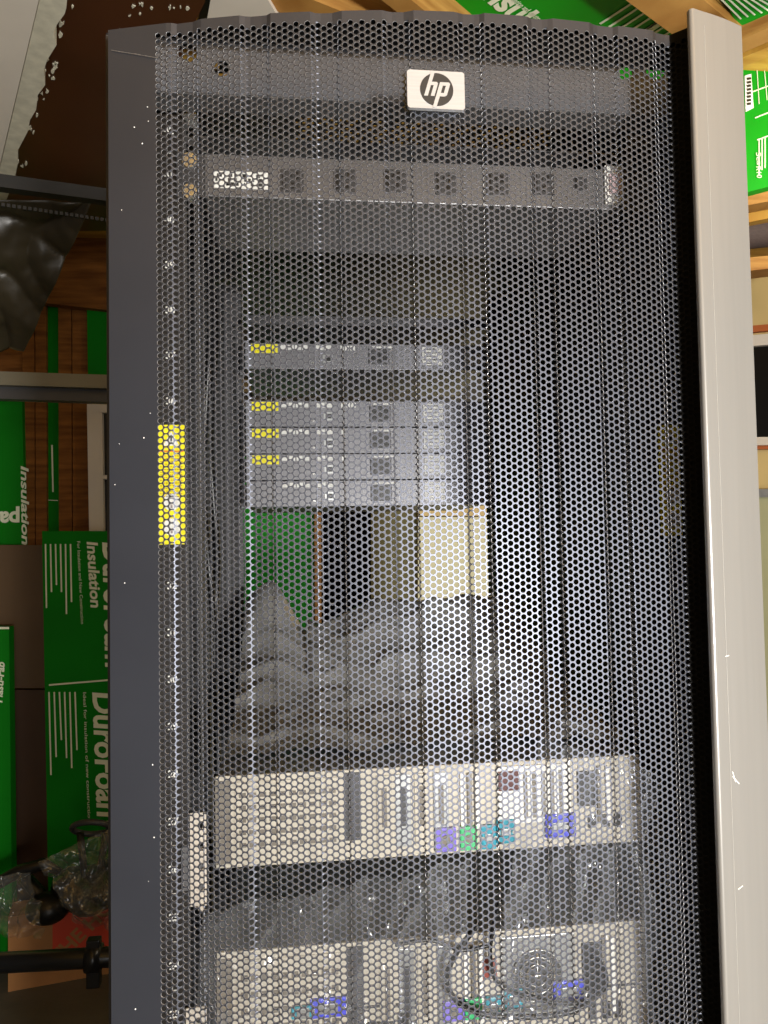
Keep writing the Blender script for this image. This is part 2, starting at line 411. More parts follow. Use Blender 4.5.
tag(cpanel('gap_shade', [(362, -20), (405, -20), (440, 12), (420, 12)], 2.69, m_dark, .01), 'dark triangular gap between two ceiling joists', 'board')  # flat dark sheet stands for the shade between the joists
g = cpanel('ceiling_insulation', [(425, -60), (640, -60), (720, 60), (480, 60)], 2.7, m_foam, .045)
tag(g, 'green insulation panel with white lettering on ceiling above the rack', 'insulation board')
ctext(g, 'Insulation', (474, -9), (560, 59), 2.698, .085, offset=.0025)
ctext(g, 'For insulation and construction', (500, -8), (545, 27), 2.698, .02)
mb = MB()
for k in range(7):
    a, b = at(600+9*k, 24+3*k, Z=2.698), at(640+6*k, -2+5*k, Z=2.698)
    mb.beam(a, b, .006, .001)
mb.beam(at(638, 38, Z=2.698), at(664, 20, Z=2.698), .02, .001)
mb.build('print_line', m_print, g)
tag(MB().beam(at(600, -68, Z=2.66), at(738, 43, Z=2.66), .1, .07).build('ceiling_joist', m_wood), 'wooden joist meeting the silver rack trim at right of green ceiling panel', 'wood beam')
tag(cpanel('ceiling_insulation', [(585, 52), (690, 60), (690, 135), (585, 130)], 2.7, m_foam, .045), 'green insulation panel seen through the holes at right end of the top beam', 'insulation board')
g = cpanel('ceiling_insulation', [(705, -40), (830, -60), (830, 10), (768, 15), (738, 27)], 2.64, m_foam, .045)
tag(g, 'green insulation panel in top right corner above rack trim', 'insulation board')
mb = MB()
for k in range(7):
    mb.beam(at(718+7*k, -4, Z=2.638), at(741+7*k, 19-2*k, Z=2.638), .003, .001)
mb.build('print_line', m_print, g)
tag(MB().beam(at(690, 62, Z=2.60), at(1070, -102, Z=2.60), .05, .03).build('ceiling_joist', m_wood), 'diagonal wooden joist right of the silver rack trim, upper of two', 'wood beam')
tag(MB().beam(at(690, 79, Z=2.62), at(1070, -73, Z=2.62), .038, .02).build('ceiling_joist', m_woody), 'diagonal pale joist right of the silver rack trim, lower of two', 'wood beam')
# green board standing at right
RY = 0
g = wallpanel('insulation_board', [(700, 68), (745, 62), (830, 34), (830, 170), (700, 205)], 1.12, m_foam, .04)
tag(g, 'green insulation board with white barcode label right of the rack', 'insulation board')
mb = MB(); mb.prism([at(744.5, 76, Y=1.119), at(751, 74, Y=1.119), at(753.5, 108, Y=1.119), at(745.5, 112, Y=1.119)], (0, -.001, 0)); mb.build('barcode_label', m_white, g)
mb = MB()
for k in range(8): mb.beam(at(747, 79+3.6*k, Y=1.117), at(751, 78.2+3.6*k, Y=1.117), .001, .006)
mb.build('barcode_line', m_ink, g)
lines_on_wall(g, [(757, 70, 759, 104, .002), (764, 66, 767, 100, .002), (752, 92, 790, 78, .003), (755, 118, 790, 104, .003), (757, 140, 790, 128, .003), (759, 140, 759, 176, .003), (762, 138, 762, 170, .003), (765, 137, 765, 168, .003)], 1.119)
wtext(g, 'Sea', 756, 152, 757, 165, 1.117, .02)
wtext(g, 'R10', 756, 166, 757, 178, 1.117, .02)
tag(wallpanel('cross_beam', [(700, 192), (830, 168), (830, 190), (700, 214)], 1.5, m_wood, .08), 'wooden cross beam right of the rack below the green board', 'wood beam')
tag(wallpanel('cross_beam', [(700, 212), (830, 190), (830, 206), (700, 232)], 1.6, m_woody, .08), 'paler wooden cross beam above the dark rolled cloth', 'wood beam')
tag(MB().tube([at(700, 238, Y=1.7), at(830, 224, Y=1.7)], .055, 20).build('cloth_roll', m_cloth), 'dark ribbed rolled cloth on a beam right of the rack', 'roll')
tag(wallpanel('cross_beam', [(700, 262), (830, 250), (830, 262), (700, 276)], 1.65, m_wood, .1), 'wooden cross beam under the dark rolled cloth', 'wood beam')
tag(wallpanel('trim_strip', [(700, 330), (830, 319), (830, 325), (700, 337)], BACK-.03, mat('reddish strip', (170, 90, 40), .6), .03), 'reddish wooden strip above the right window', 'strip')
w = thing('framed_window', 'white framed black window right of the rack', 'window', at(780, 460, Y=BACK-.03))
mb = MB()
YW = BACK-.05
mb.prism([at(700, 340, Y=YW), at(830, 328, Y=YW), at(830, 340, Y=YW), at(700, 350, Y=YW)], (0, .05, 0))
mb.prism([at(700, 438, Y=YW), at(830, 436, Y=YW), at(830, 444, Y=YW), at(700, 446, Y=YW)], (0, .05, 0))
mb.build('window_frame', m_panelw, w)
wallpanel('pane', [(700, 346), (830, 336), (830, 440), (700, 440)], BACK-.02, m_dark, .01, w)
tag(wallpanel('trim_strip', [(700, 446), (830, 444), (830, 448), (700, 450)], BACK-.03, MATS['reddish strip'], .03), 'reddish wooden strip below the right window', 'strip')
c = thing('wall_cabinet', 'pale olive cabinet under the window right of rack', 'cabinet', at(780, 640, Y=BACK-.1))
wallpanel('body', [(700, 496), (830, 494), (830, 1000), (700, 1000)], BACK-.12, mat('pale olive', (170, 170, 132), .5, 0, var=.08, scale=5), .1, c)
wallpanel('top', [(700, 490), (830, 488), (830, 496), (700, 498)], BACK-.14, m_galv, .12, c)

# -- lower left: box, chair in plastic, pipe
def fl(x, y): return at(x, y, Z=0)
a, b = fl(8, 992), fl(140, 968)
u = (b-a).normalized(); nrm = Vector((-u.y, u.x, 0))
bx = thing('cardboard_box', 'long cardboard box with orange print on floor under the wrapped chair', 'box', a)
L = (b-a).length
P = [a, a+u*L, a+u*L+nrm*.08, a+nrm*.12]
H = .25
mb = MB().prism(P, (0, 0, H)); mb.build('carton', m_card, bx)
nn = -nrm
def onbox(s, z): return a+u*s+nn*.0015+Vector((0, 0, z))
MB().prism([onbox(.14, .045), onbox(.36, .045), onbox(.36, .235), onbox(.14, .235)], nn*.001).build('orange_print', m_orange, bx)
me = text_mesh('THE HOME', .07, offset=.002, extrude=.0003)
ang = Vector((u.x*.75, u.y*.75, .66))
place('lettering', me, (onbox(.155, .06)+nn*.0015, ang, Vector((-u.x*.66, -u.y*.66, .75)), nn), m_card, bx)
o = tag(MB().box(*(lambda p: (p.x-.45, p.x-.07, p.y-.02, p.y+.12))(a), 0, .24).build('dark_crate', mat('dark green crate', (38, 40, 28), .6)), 'dark crate on the floor left of cardboard box', 'crate')
cy = 1.45
pp = thing('black_pipe', 'black pipe with clamp lying in front of the cardboard box', 'pipe', at(50, 962, Y=cy))
A0, B0 = at(-60, 966, Y=cy), at(220, 951, Y=cy)
MB().tube([A0, B0], .026, 18).build('tube', m_tube, pp)
c0 = A0.lerp(B0, .54)
MB().tube([c0-Vector((.02, 0, 0)), c0+Vector((.02, 0, 0))], .036, 18).box(c0.x-.018, c0.x+.018, c0.y-.015, c0.y+.015, c0.z-.075, c0.z+.052, .004).build('clamp', m_tube, pp)
MB().box(A0.x-.03, A0.x+.03, cy-.03, cy+.03, 0, A0.z-.02).build('foot', m_tube, pp)
MB().box(B0.x-.03, B0.x+.03, cy-.03, cy+.03, 0, B0.z-.02).build('foot', m_tube, pp)
# chair
CY = 1.93
ch = thing('wrapped_chair', 'black chair lying in clear plastic on top of the cardboard box', 'chair', at(90, 925, Y=CY))
zt = .255
def cp(x, y, dy=0): 
    p = at(x, y, Y=CY+dy); p.z = max(p.z, zt+.02); return p
ring = [cp(91+19*math.cos(t), 828+6*math.sin(t), .03*math.sin(t)) for t in [2*PI*k/20 for k in range(21)]]
MB().tube(ring, .010, 10).build('backrest_hoop', m_dkgrey, ch)
MB().tube([cp(80, 833), cp(84, 870), cp(92, 905)], .012).tube([cp(106, 833), cp(100, 870), cp(94, 905)], .012).build('back_post', m_black, ch)
bm = bmesh.new(); bmesh.ops.create_uvsphere(bm, u_segments=24, v_segments=12, radius=1)
c = cp(104, 885, .04)
for v in bm.verts: v.co = Vector((c.x+v.co.x*.17, c.y+v.co.y*.12, c.z+v.co.z*.075+.015*math.sin(v.co.x*5)))
mb = MB(); mb.bm = bm; mb.build('seat', m_cable, ch, smooth=True)
MB().tube([cp(-30, 895), cp(-4, 884), cp(18, 872), cp(44, 864), cp(60, 872)], [.014, .02, .022, .02, .012], 12).build('armrest', m_cable, ch)
MB().tube([cp(24, 876, .02), cp(44, 900, .02), cp(50, 918, .02)], [.02, .025, .022], 12).build('arm_post', m_cable, ch)
bm = bmesh.new(); bmesh.ops.create_uvsphere(bm, u_segments=20, v_segments=12, radius=1)
c = cp(48, 908, -.02)
for v in bm.verts: v.co = Vector((c.x+v.co.x*.07, c.y+v.co.y*.06, c.z+v.co.z*.05))
mb = MB(); mb.bm = bm; mb.build('hub', m_cable, ch, smooth=True)
o = sheet('plastic_bag', [at(38, 862, Y=CY-.13), at(135, 818, Y=CY-.13), at(135, 935, Y=CY-.17), at(76, 930, Y=CY-.17)], 50, 50, .05, 9, p_bag, seed=8)
tag(o, 'clear plastic bag draped over the right half of wrapped chair', 'plastic bag')
o = sheet('plastic_bag', [at(-30, 880, Y=CY-.16), at(32, 872, Y=CY-.16), at(44, 938, Y=CY-.2), at(-30, 934, Y=CY-.2)], 40, 40, .05, 9, p_bag, seed=2)
tag(o, 'cloudy plastic bag bunched at far left beside the wrapped chair', 'plastic bag')

# ================================================================== the rack
RACK = thing('server_rack', 'tall graphite server rack with perforated front door and silver side trim', 'server rack', (0, .4, 0))
ZT = 1.9586; ZB = .10
base = np.array([(-.2894, -.08), (-.2341, -.0947), (-.2104, -.1010), (-.1725, -.1095), (-.1495, -.1141), (-.1131, -.1195), (-.0902, -.1225),
                 (-.0522, -.1268), (-.0292, -.1288), (.0105, -.1303), (.0329, -.131), (.0723, -.1305), (.0936, -.1297), (.1307, -.1275),
                 (.1562, -.1253), (.1902, -.1225), (.2084, -.1195), (.25, -.112)])
D = .0027
kinks = [(-.2894, 0), (-.2341, 0), (-.2300, D), (-.2116, D), (-.2104, 0), (-.1725, 0), (-.1676, D), (-.1508, D), (-.1495, 0), (-.1131, 0), (-.1085, D),
         (-.0918, D), (-.0902, 0), (-.0522, 0), (-.0465, D), (-.0312, D), (-.0292, 0), (.0105, 0), (.0150, D), (.0303, D), (.0329, 0), (.0723, 0),
         (.0765, D), (.0905, D), (.0936, 0), (.1307, 0), (.1355, D), (.1530, D), (.1562, 0), (.1902, 0), (.1955, D), (.2084, D)]
prof = [(x, float(np.interp(x, base[:, 0], base[:, 1]))+d) for x, d in kinks]
prof += [(.2235, -.1315)]
PR = np.array(prof); seg = np.hypot(*(PR[1:]-PR[:-1]).T); S = np.concatenate([[0], np.cumsum(seg)])
def pxy(s, off=0.0):
    s = np.asarray(s, float); x = np.interp(s, S, PR[:, 0]); y = np.interp(s, S, PR[:, 1])
    e = 1.2e-3
    tx = np.interp(s+e, S, PR[:, 0])-np.interp(s-e, S, PR[:, 0]); ty = np.interp(s+e, S, PR[:, 1])-np.interp(s-e, S, PR[:, 1])
    n = np.hypot(tx, ty); nx, ny = -ty/n, tx/n          # inward normal (towards +y)
    return x+nx*off, y+ny*off
TH = .0009
pit = .0056; cw = pit*.8660254; hr = .00241; hi_r = .00231; CH = .00012
s0 = float(np.interp(-.2472, PR[:, 0], S))
ncol = int((S[-1]-s0)//cw); 
ztop0 = ZT-.0075
zlow = .93
nrow = int((ztop0-zlow)/pit)
ang = np.radians(np.arange(12)*30.0)
cir = np.stack([hr*np.cos(ang), hr*np.sin(ang)], 1); ci2 = cir*(hi_r/hr)
w2, h2, h4 = cw/2, pit/2, pit/4
out = np.array([(w2, 0), (w2, h4), (w2, h2), (0, h2), (-w2, h2), (-w2, h4), (-w2, 0), (-w2, -h4), (-w2, -h2), (0, -h2), (w2, -h2), (w2, -h4)])
cs, cz = np.meshgrid(np.arange(ncol), np.arange(nrow), indexing='ij')
cs_ = s0+(cs+.5)*cw; cz_ = ztop0-(cz+.5)*pit-(cs % 2)*h2+ .0
cc = np.stack([cs_.ravel(), cz_.ravel()], 1)
N = len(cc)
P2 = np.concatenate([out, cir, ci2])[None]+cc[:, None]            # N,36,2
sx = P2[..., 0].ravel(); sz = P2[..., 1].ravel()
isin = np.tile(np.arange(36) >= 24, N)
xf, yf = pxy(sx, 0); x1_, y1_ = pxy(sx, CH); xf = np.where(isin, x1_, xf); yf = np.where(isin, y1_, yf); xb, yb = pxy(sx, TH)
V = np.concatenate([np.stack([xf, yf, sz], 1), np.stack([xb, yb, sz], 1)])
i = np.arange(12); j = (i+1) % 12
fl_ = np.stack([i, j, 12+j, 12+i], 1)                        # front ring
K = N*36
bidx = (np.arange(N)*36)[:, None, None]
front = (bidx+fl_[None]).reshape(-1, 4)
fb_ = np.stack([i, 24+i, 24+j, j], 1)
back = (K+bidx+fb_[None]).reshape(-1, 4)
ch_ = np.stack([12+i, 12+j, 24+j, 24+i], 1)
chm = (bidx+ch_[None]).reshape(-1, 4)
wl = np.stack([24+i, 24+j, 24+j, 24+i], 1)
wall = (bidx+wl[None]).reshape(-1, 4); wall[:, 2:] += K
Fq = np.concatenate([front, back, chm, wall]); NF = len(front)*2; NC = len(Fq)
# weld
key = np.round(V*1e6).astype(np.int64)
_, first, inv = np.unique(key, axis=0, return_index=True, return_inverse=True)
inv = inv.ravel(); V = V[first]; Fq = inv[Fq]
verts = [V]; quads = [Fq]; nv = len(V)
def addstrip(sa, sb, z0a, z0b, z1):
    """plain plate between two arc positions"""
    global nv
    s = np.array([sa, sb, sb, sa]); z = np.array([z0a, z0b, z1, z1])
    x, y = pxy(s, 0); X2, Y2 = pxy(s, TH)
    verts.append(np.concatenate([np.stack([x, y, z], 1), np.stack([X2, Y2, z], 1)]))
    b = nv
    quads.append(np.array([(b, b+1, b+2, b+3), (b+7, b+6, b+5, b+4), (b+3, b+2, b+6, b+7), (b, b+4, b+5, b+1), (b+1, b+5, b+6, b+2), (b, b+3, b+7, b+4)])); nv += 8
allS = [s0+k*cw for k in range(ncol+1)]
for k in range(ncol):
    top = ztop0-(k % 2)*h2; bot = top-nrow*pit
    addstrip(allS[k], allS[k+1], top, top, ZT); addstrip(allS[k], allS[k+1], ZB, ZB, bot)
left = [s for s in S if s < s0-1e-5]+[s0]
left = sorted(set(list(left)+list(np.linspace(0, s0, 8))))
for a_, b_ in zip(left, left[1:]): addstrip(a_, b_, ZB, ZB, ZT)
addstrip(allS[-1], S[-1], ZB, ZB, ZT)
# return flanges at left edge and top
def addbox(x0, x1, y0, y1, z0, z1):
    global nv
    verts.append(np.array([(x, y, z) for x in (x0, x1) for y in (y0, y1) for z in (z0, z1)])); b = nv
    quads.append(np.array([(b, b+1, b+3, b+2), (b+4, b+6, b+7, b+5), (b, b+4, b+5, b+1), (b+2, b+3, b+7, b+6), (b, b+2, b+6, b+4), (b+1, b+5, b+7, b+3)])); nv += 8
addbox(-.2894, -.2882, -.0795, -.052, ZB, ZT)
V = np.concatenate(verts)-np.array([0, .4, 0]); Fq = np.concatenate(quads)
me = bpy.data.meshes.new('front_door')
me.vertices.add(len(V)); me.vertices.foreach_set('co', V.astype(np.float32).ravel())
me.loops.add(Fq.size); me.loops.foreach_set('vertex_index', Fq.astype(np.int32).ravel())
me.polygons.add(len(Fq)); me.polygons.foreach_set('loop_start', np.arange(0, Fq.size, 4, dtype=np.int32))
me.update(calc_edges=True); me.polygons.foreach_set('use_smooth', np.zeros(len(me.polygons), dtype=bool))
cxs = V[Fq].mean(axis=1)[:, 0]
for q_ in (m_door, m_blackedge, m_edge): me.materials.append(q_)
mi_ = np.zeros(len(Fq), np.int32); mi_[NF:NF+len(chm)] = 2; mi_[cxs > .2086] = 1  # last angled wall coloured black for its shade
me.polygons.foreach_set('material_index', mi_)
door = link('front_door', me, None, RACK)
# scratch on the door
p0, p1 = Vector((-.2865, -.0815, 1.9395)), Vector((-.2445, -.0928, 1.9275))
mb = MB()
for k in range(14):
    a_, b_ = p0.lerp(p1, k/14), p0.lerp(p1, (k+.85)/14)
    mb.beam(a_+Vector((0, -.0003, random.uniform(-.0002, .0002))), b_+Vector((0, -.0003, 0)), .0004, random.uniform(.0004, .0009))
mb.build('scratch', m_grey, door)
mb = MB(); random.seed(5)
for k in range(14):
    z = random.uniform(1.1, 1.9); x = random.uniform(-.285, -.25); y = float(np.interp(x, PR[:, 0], PR[:, 1]))
    mb.disc((x, y+.0001, z), random.uniform(.0003, .0006), .0004, seg=6)
mb.build('speck', m_white, door)['kind'] = 'stuff'
# inner door frame (black) behind the top margin
# silver trim
zt_b = 1.9625
L0 = at(691.5, 7.5, Z=zt_b); Rr = at(743, 27, Z=zt_b)
L0 = Vector((L0.x, L0.y)); Rr = Vector((Rr.x, Rr.y))
outl = []
du = (Rr-L0).normalized(); dn = Vector((du.y, -du.x))     # dn points to the front
if dn.y > 0: dn = -dn
back_l = Vector((.2265, -.118)); 
r = .003
cor = L0-dn*r+du*r
for k in range(7):
    t_ = PI/2*k/6
    outl.append(cor-du*r*math.cos(t_)+dn*r*math.sin(t_))
for k in range(1, 9):
    outl.append(L0.lerp(Rr, .12+.85*k/8)+dn*.0012*math.sin(PI*k/8))
outl += [Rr-dn*.003+du*.0005, Vector((Rr.x+.002, -.062)), Vector((.235, -.062))]
back_l = L0-dn*.0065+du*.0012
outl.append(Vector((.2275, -.118)))
outl.append(back_l)
mb = MB(); mb.prism([Vector((p.x, p.y, ZB)) for p in outl], (0, 0, zt_b-ZB))
bez = mb.build('side_trim', m_bezel, RACK)
bez['label'] = 'silver side trim strip'
for p in bez.data.polygons:
    if abs(p.normal.z) < .5: p.use_smooth = True
md = bez.modifiers.new('es', 'EDGE_SPLIT'); md.split_angle = math.radians(32)
MB().prism([Vector((x, y, ZB)) for x, y in ((.2098, -.1135), (.2098, -.110), (.2262, -.110), (.2262, -.1270))], (0, 0, ZT-ZB)).build('added_edge_blocker', m_blackedge, RACK)  # added black strip, stops background light showing through the edge holes
ss = np.linspace(.022, S[-1]-.002, 120); lx, ly = pxy(ss, .0014)
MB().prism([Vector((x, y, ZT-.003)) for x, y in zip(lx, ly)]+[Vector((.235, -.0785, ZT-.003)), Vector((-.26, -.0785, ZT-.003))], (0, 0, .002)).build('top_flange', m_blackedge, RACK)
# rubber seam between door and trim
MB().prism([Vector((x, y, ZB)) for x, y in ((.2228, -.1300), (.2243, -.1318), (back_l.x+.0005, back_l.y+.0005), (.229, -.122))], (0, 0, ZT-ZB)).build('trim_seam', m_black, RACK)
# score lines and scratches on the trim
mb = MB()
def ontrim(f, z): p = L0.lerp(Rr, f)+dn*(.0012*math.sin(PI*max(0, (f-.12)/.85))+.0002); return Vector((p.x, p.y, z))
mb.beam(ontrim(.22, ZB), ontrim(.22, 1.95), .00015, .00015, up=(1, 0, 0)); mb.build('score_line', m_score, bez); mb = MB()
for f0, z0, f1, z1 in ((.25, 1.305, .36, 1.298), (.25, 1.309, .3, 1.30), (.28, 1.212, .36, 1.214), (.2, 1.405, .26, 1.4055)):
    MB().beam(ontrim(f0, z0), ontrim(f1, z1), .0005, .0006).build('scratch', m_white, bez)

# badge
bc = Vector((-.0096, -.1345, 1.8855)); bw, bh = .0245, .0163
bd = thing('logo_badge', None, None, (0, 0, 0)); bd.parent = RACK
del bd['label']; del bd['category']
bpy.data.objects.remove(bd)
rt = math.radians(0)
fr_ = ((bc.x, bc.y, bc.z), (math.cos(rt), 0, -math.sin(rt)), (math.sin(rt), 0, math.cos(rt)), (0, -1, 0))
badge = shape('logo_badge', [rrect(-bw, bw, -bh, bh, .0025)], .004, fr_, m_badge, RACK)
md = badge.modifiers.new('bv', 'BEVEL'); md.width = .0006; md.segments = 2; md.limit_method = 'ANGLE'
MB().box(bc.x-.012, bc.x+.012, bc.y+.001, -.127, bc.z-.008, bc.z+.008).build('badge_stud', m_badge, RACK)
fo = (bc.x+.0005, bc.y-.0021, bc.z)
fr2 = (fo,)+fr_[1:]
shape('emblem_disc', [circ(0, 0, .0142, 40)], .0004, fr2, m_emb, badge)
fr3 = ((fo[0], fo[1]-.0003, fo[2]),)+fr_[1:]
sh = .30
def sk(L): return [(x+y*sh, y) for x, y in L]
hl = [sk([(-.0092, -.0058), (-.0060, -.0058), (-.0060, .0035), (-.0036, .0035), (-.0036, -.0058), (-.0004, -.0058), (-.0004, .0052), (-.0018, .0064), (-.0060, .0064), (-.0060, .0160), (-.0092, .0160)])]
pl = [sk([(.0010, -.0160), (.0042, -.0160), (.0042, -.0058), (.0086, -.0058), (.0100, -.0046), (.0100, .0052), (.0086, .0064), (.0010, .0064)]), sk([(.0042, -.0029), (.0068, -.0029), (.0068, .0035), (.0042, .0035)])]
def clipy(L, a): return [(x, max(-a, min(a, y))) for x, y in L]
shape('lettering', [clipy(l, .0155) for l in hl+pl], .0004, fr3, m_badge, badge)

# cabinet body
MB().box(-.298, -.288, -.05, .90, .02, 1.975).build('side_panel', m_dkgrey, RACK)
MB().box(.288, .298, -.05, .90, .02, 1.975).build('side_panel', m_shadeint, RACK)
loops = [rect(-.298, .298, -.05, .90)]
for iy in range(11):
    for ix in range(34):
        loops.append(circ(-.125+ix*.0088+(iy % 2)*.0044, .05+iy*.0085, .0025, 8))
loops += [rrect(.19, .262, -.044, .045, .006), rrect(-.262, -.20, -.035, -.005, .004), rrect(-.23, -.19, .0, .03, .004)]
shape('roof_panel', loops, .0015, ((0, 0, 1.975), (1, 0, 0), (0, 1, 0), (0, 0, 1)), m_dkgrey, RACK)
BY = -.048
zt0, zb0 = 1.9738, at(420, 104, Y=BY).z
def bp_(x, y): p = at(x, y, Y=BY); return p.x, p.z
hx = [bp_(222, 69)+(.0075,), bp_(188, 53)+(.009,), bp_(625, 73)+(.0075,), bp_(655, 70)+(.010,)]
beam = shape('top_beam', [rect(-.287, .287, zb0, zt0)]+[circ(a_, b_, c_, 18) for a_, b_, c_ in hx], .0015, FR(BY), m_beam, RACK)
MB().box(-.287, .287, BY, BY+.03, zb0-.001, zb0+.0008).build('beam_lip', m_grey, RACK)
MB().box(-.287, .287, BY-.006, BY, zt0-.001, zt0+.0008).build('beam_lip', m_grey, RACK)
MB().box(-.25, .25, .05, .09, 1.935, 1.9365).box(-.25, .25, .088, .09, 1.9365, 1.955).build('cross_brace', m_dkgrey, RACK)
# bottom plate & plinth
MB().box(-.298, .298, -.05, .90, .02, .09).build('plinth', m_black, RACK)
for x0, x1 in ((-.298, -.270), (.270, .298)):
    MB().box(x0, x1, -.052, -.012, .02, 1.972).build('corner_post', m_rail if x0 < 0 else m_shadeint, RACK)

# rails
def rail(sign, Y, zlo, zhi, m, mnum):
    x0, x1 = sorted((sign*.2215, sign*.2368))
    L = [rect(x0, x1, zlo, zhi)]; z = 1.468
    for n in range(int((zlo-1.468)/.04445)-1, int((zhi-1.468)/.04445)+2):
        for dz in (-.015875, 0, .015875):
            zz = 1.468+n*.04445+dz
            if zlo+.006 < zz < zhi-.006: L.append(rect(sign*.2295-.0042, sign*.2295+.0042, zz-.0045, zz+.0045))
    o = shape('mounting_rail', L, .002, FR(Y), m, RACK)
    return o
zlo, zhi = .12, 1.93
r_l = rail(-1, 0, zlo, zhi, mat('rail grey', (68, 67, 66), .45, .35), None)
MB().box(-.2650, -.2370, -.002, .002, zlo, zhi).build('number_strip', m_rail, r_l)
MB().box(-.2245, -.2225, .001, .045, zlo, zhi).box(-.2655, -.2635, .001, .09, zlo, zhi).build('rail_flange', m_dkgrey, r_l)
r_r = rail(1, 0, zlo, zhi, m_shadeint, None)
MB().box(.2370, .2700, -.002, .002, zlo, zhi).build('number_strip', m_shadeint, r_r)
MB().box(.2225, .2245, .001, .045, zlo, zhi).build('rail_flange', m_shadeint, r_r)
for n in range(21, 43):
    z = 1.468+(n-32)*.04445
    text('rail_number', str(n), .0094, ((-.2548, -.0023, z-.003), (1, 0, 0), (0, 0, 1), (0, -1, 0)), m_white, r_l, offset=.0002)
for n in range(21, 43):
    z = 1.468+(n-32)*.04445+.0222; mb = MB()
    mb.box(-.2520, -.2480, -.0027, -.0021, z-.0003, z+.0003); mb.box(-.2520, -.2515, -.0027, -.0021, z, z+.003)
    mb.build('unit_mark', m_white, r_l)
# screws in the left rail
for x, y in ((188, 117), (189, 162), (190.5, 193)):
    p = at(x, y, Y=-.004)
    MB().disc((-.2300, -.001, p.z), .0072, .008, seg=16).build('cage_screw', m_chrome, r_l)
# warning labels on both rails
def warn(xc, par):
    X0, X1, Z0, Z1 = xc-.0125, xc+.0125, 1.5076, 1.6225
    lab = MB().box(X0, X1, -.0040, -.0022, Z0, Z1).build('warning_label', m_yel, par)
    def sh2(n, L, m, d=.0005): return shape(n, L, d, FR(-.0042), m, lab)
    sh2('warning_triangle', [[(xc-.0075, Z1-.020), (xc+.0075, Z1-.020), (xc, Z1-.0065)]], m_white)
    sh2('exclamation_mark', [rect(xc-.0007, xc+.0007, Z1-.0160, Z1-.010), rect(xc-.0007, xc+.0007, Z1-.0183, Z1-.0168)], m_ink, .0009)
    sh2('orange_rule', [rect(X0+.001, X1-.001, Z1-.0262, Z1-.0248)], m_org)
    rows = []
    for k in range(16):
        z = Z1-.030-k*.0026; x = X0+.002; random.seed(k)
        while x < X1-.003:
            w_ = random.uniform(.0008, .003); rows.append(rect(x, min(x+w_, X1-.002), z-.0005, z+.0003)); x += w_+.0007
    sh2('small_print', rows, mat('ochre print', (190, 150, 10), .6))
    for zc in (Z0+.0405, Z0+.0165):
        sh2('round_symbol', [circ(xc, zc, .0082, 24)], m_white)
        sh2('symbol_drawing', [circ(xc, zc+.001, .0035, 12), circ(xc, zc+.001, .0024, 12), rect(xc-.001, xc+.001, zc-.006, zc-.003)], mat('grey print', (150, 140, 140), .6), .0009)
warn(-.2495, r_l); warn(.2555, r_r)
# rear uprights and cable channel
def rear(x0, x1, Y, m):
    L = [rect(x0, x1, .12, 1.95)]
    xc = (x0+x1)/2
    for k in range(110): L.append(rect(xc-.0045, xc+.0045, .15+k*.0159, .159+k*.0159))
    return shape('rear_upright', L, .002, FR(Y), m, RACK)
rear(-.252, -.222, .60, m_dkgrey); MB().box(-.2905, -.224, .604, .62, .1, 1.965).build('rear_upright_return', m_black, RACK)
rear(.224, .254, .60, m_shadeint)
MB().box(-.288, -.262, .15, .19, .1, 1.95).build('cable_channel', m_black, RACK)
MB().box(-.288, -.255, .36, .40, .1, 1.95).build('cable_channel', m_black, RACK)
tag(MB().tube([Vector((-.24+.006*math.sin(k*.7), .22+.01*math.cos(k), 1.90-k*.045)) for k in range(14)], .004, 8).build('hanging_cable', m_cable), 'thin black cable hanging inside the left side of rack', 'cable')
tag(MB().tube([Vector((-.262+.004*math.sin(k*.9), .50+.01*math.cos(k*.6), 1.93-k*.05)) for k in range(18)], .006, 8).build('hanging_cable', m_cable), 'thicker black cable hanging behind the left mounting rail', 'cable')

# ------------------------------------------------------------------ power strip in the top slot
pd = thing('power_distribution_unit', 'grey power distribution unit with seven square sockets near the rack top', 'power strip', (0, .05, 1.846))
zp0, zp1 = 1.846, 1.8885
MB().box(-.2155, .2145, -.008, .13, zp0, zp1, .001).build('housing', m_grey, pd)
MB().box(-.2425, -.2155, -.0062, -.0035, zp0, zp1).build('mounting_ear', m_dkgrey, pd)
MB().box(.2145, .2425, -.0062, -.0035, zp0, zp1).build('mounting_ear', m_dkgrey, pd)
for x in (292, 345, 395, 446, 497, 543, 580):
    p = at(x, 181 if x < 400 else 184, Y=-.008); s = .0115 if x < 560 else .007
    o = shape('socket', [rrect(p.x-s, p.x+s, p.z-s, p.z+s, .002)], .001, FR(-.0086), m_dkgrey, pd)
    shape('socket_slot', [rect(p.x-s*.85, p.x-s*.55, p.z-s*.8, p.z+s*.8), rect(p.x+s*.2, p.x+s*.55, p.z+s*.1, p.z+s*.75), rect(p.x-s*.1, p.x+s*.3, p.z-s*.7, p.z-s*.2), rect(p.x-s*.3, p.x, p.z+s*.3, p.z+s*.6)], .0006, FR(-.0094), m_socket, o)
a_, b_ = at(214, 171, Y=-.008), at(268, 190, Y=-.008)
lb = shape('rating_label', [rect(a_.x, b_.x, b_.z, a_.z)], .0006, FR(-.0085), m_white, pd)
rows = []
random.seed(4)
for k in range(34):
    x = random.uniform(a_.x+.001, b_.x-.006); z = random.choice((.25, .5, .75))*(a_.z-b_.z)+b_.z
    rows.append(rect(x, x+random.uniform(.001, .003), z-.0016, z+.0016))
mbk = MB()
for q in rows: mbk.box(q[0][0], q[1][0], -.0093, -.0088, q[0][1], q[2][1])
mbk.build('label_print', m_dkgrey, lb)
a_, b_ = at(603, 167, Y=-.008), at(622, 206, Y=-.008)
sw = MB().box(a_.x, b_.x, -.012, -.008, b_.z, a_.z, .001).build('breaker_switch', m_white, pd)
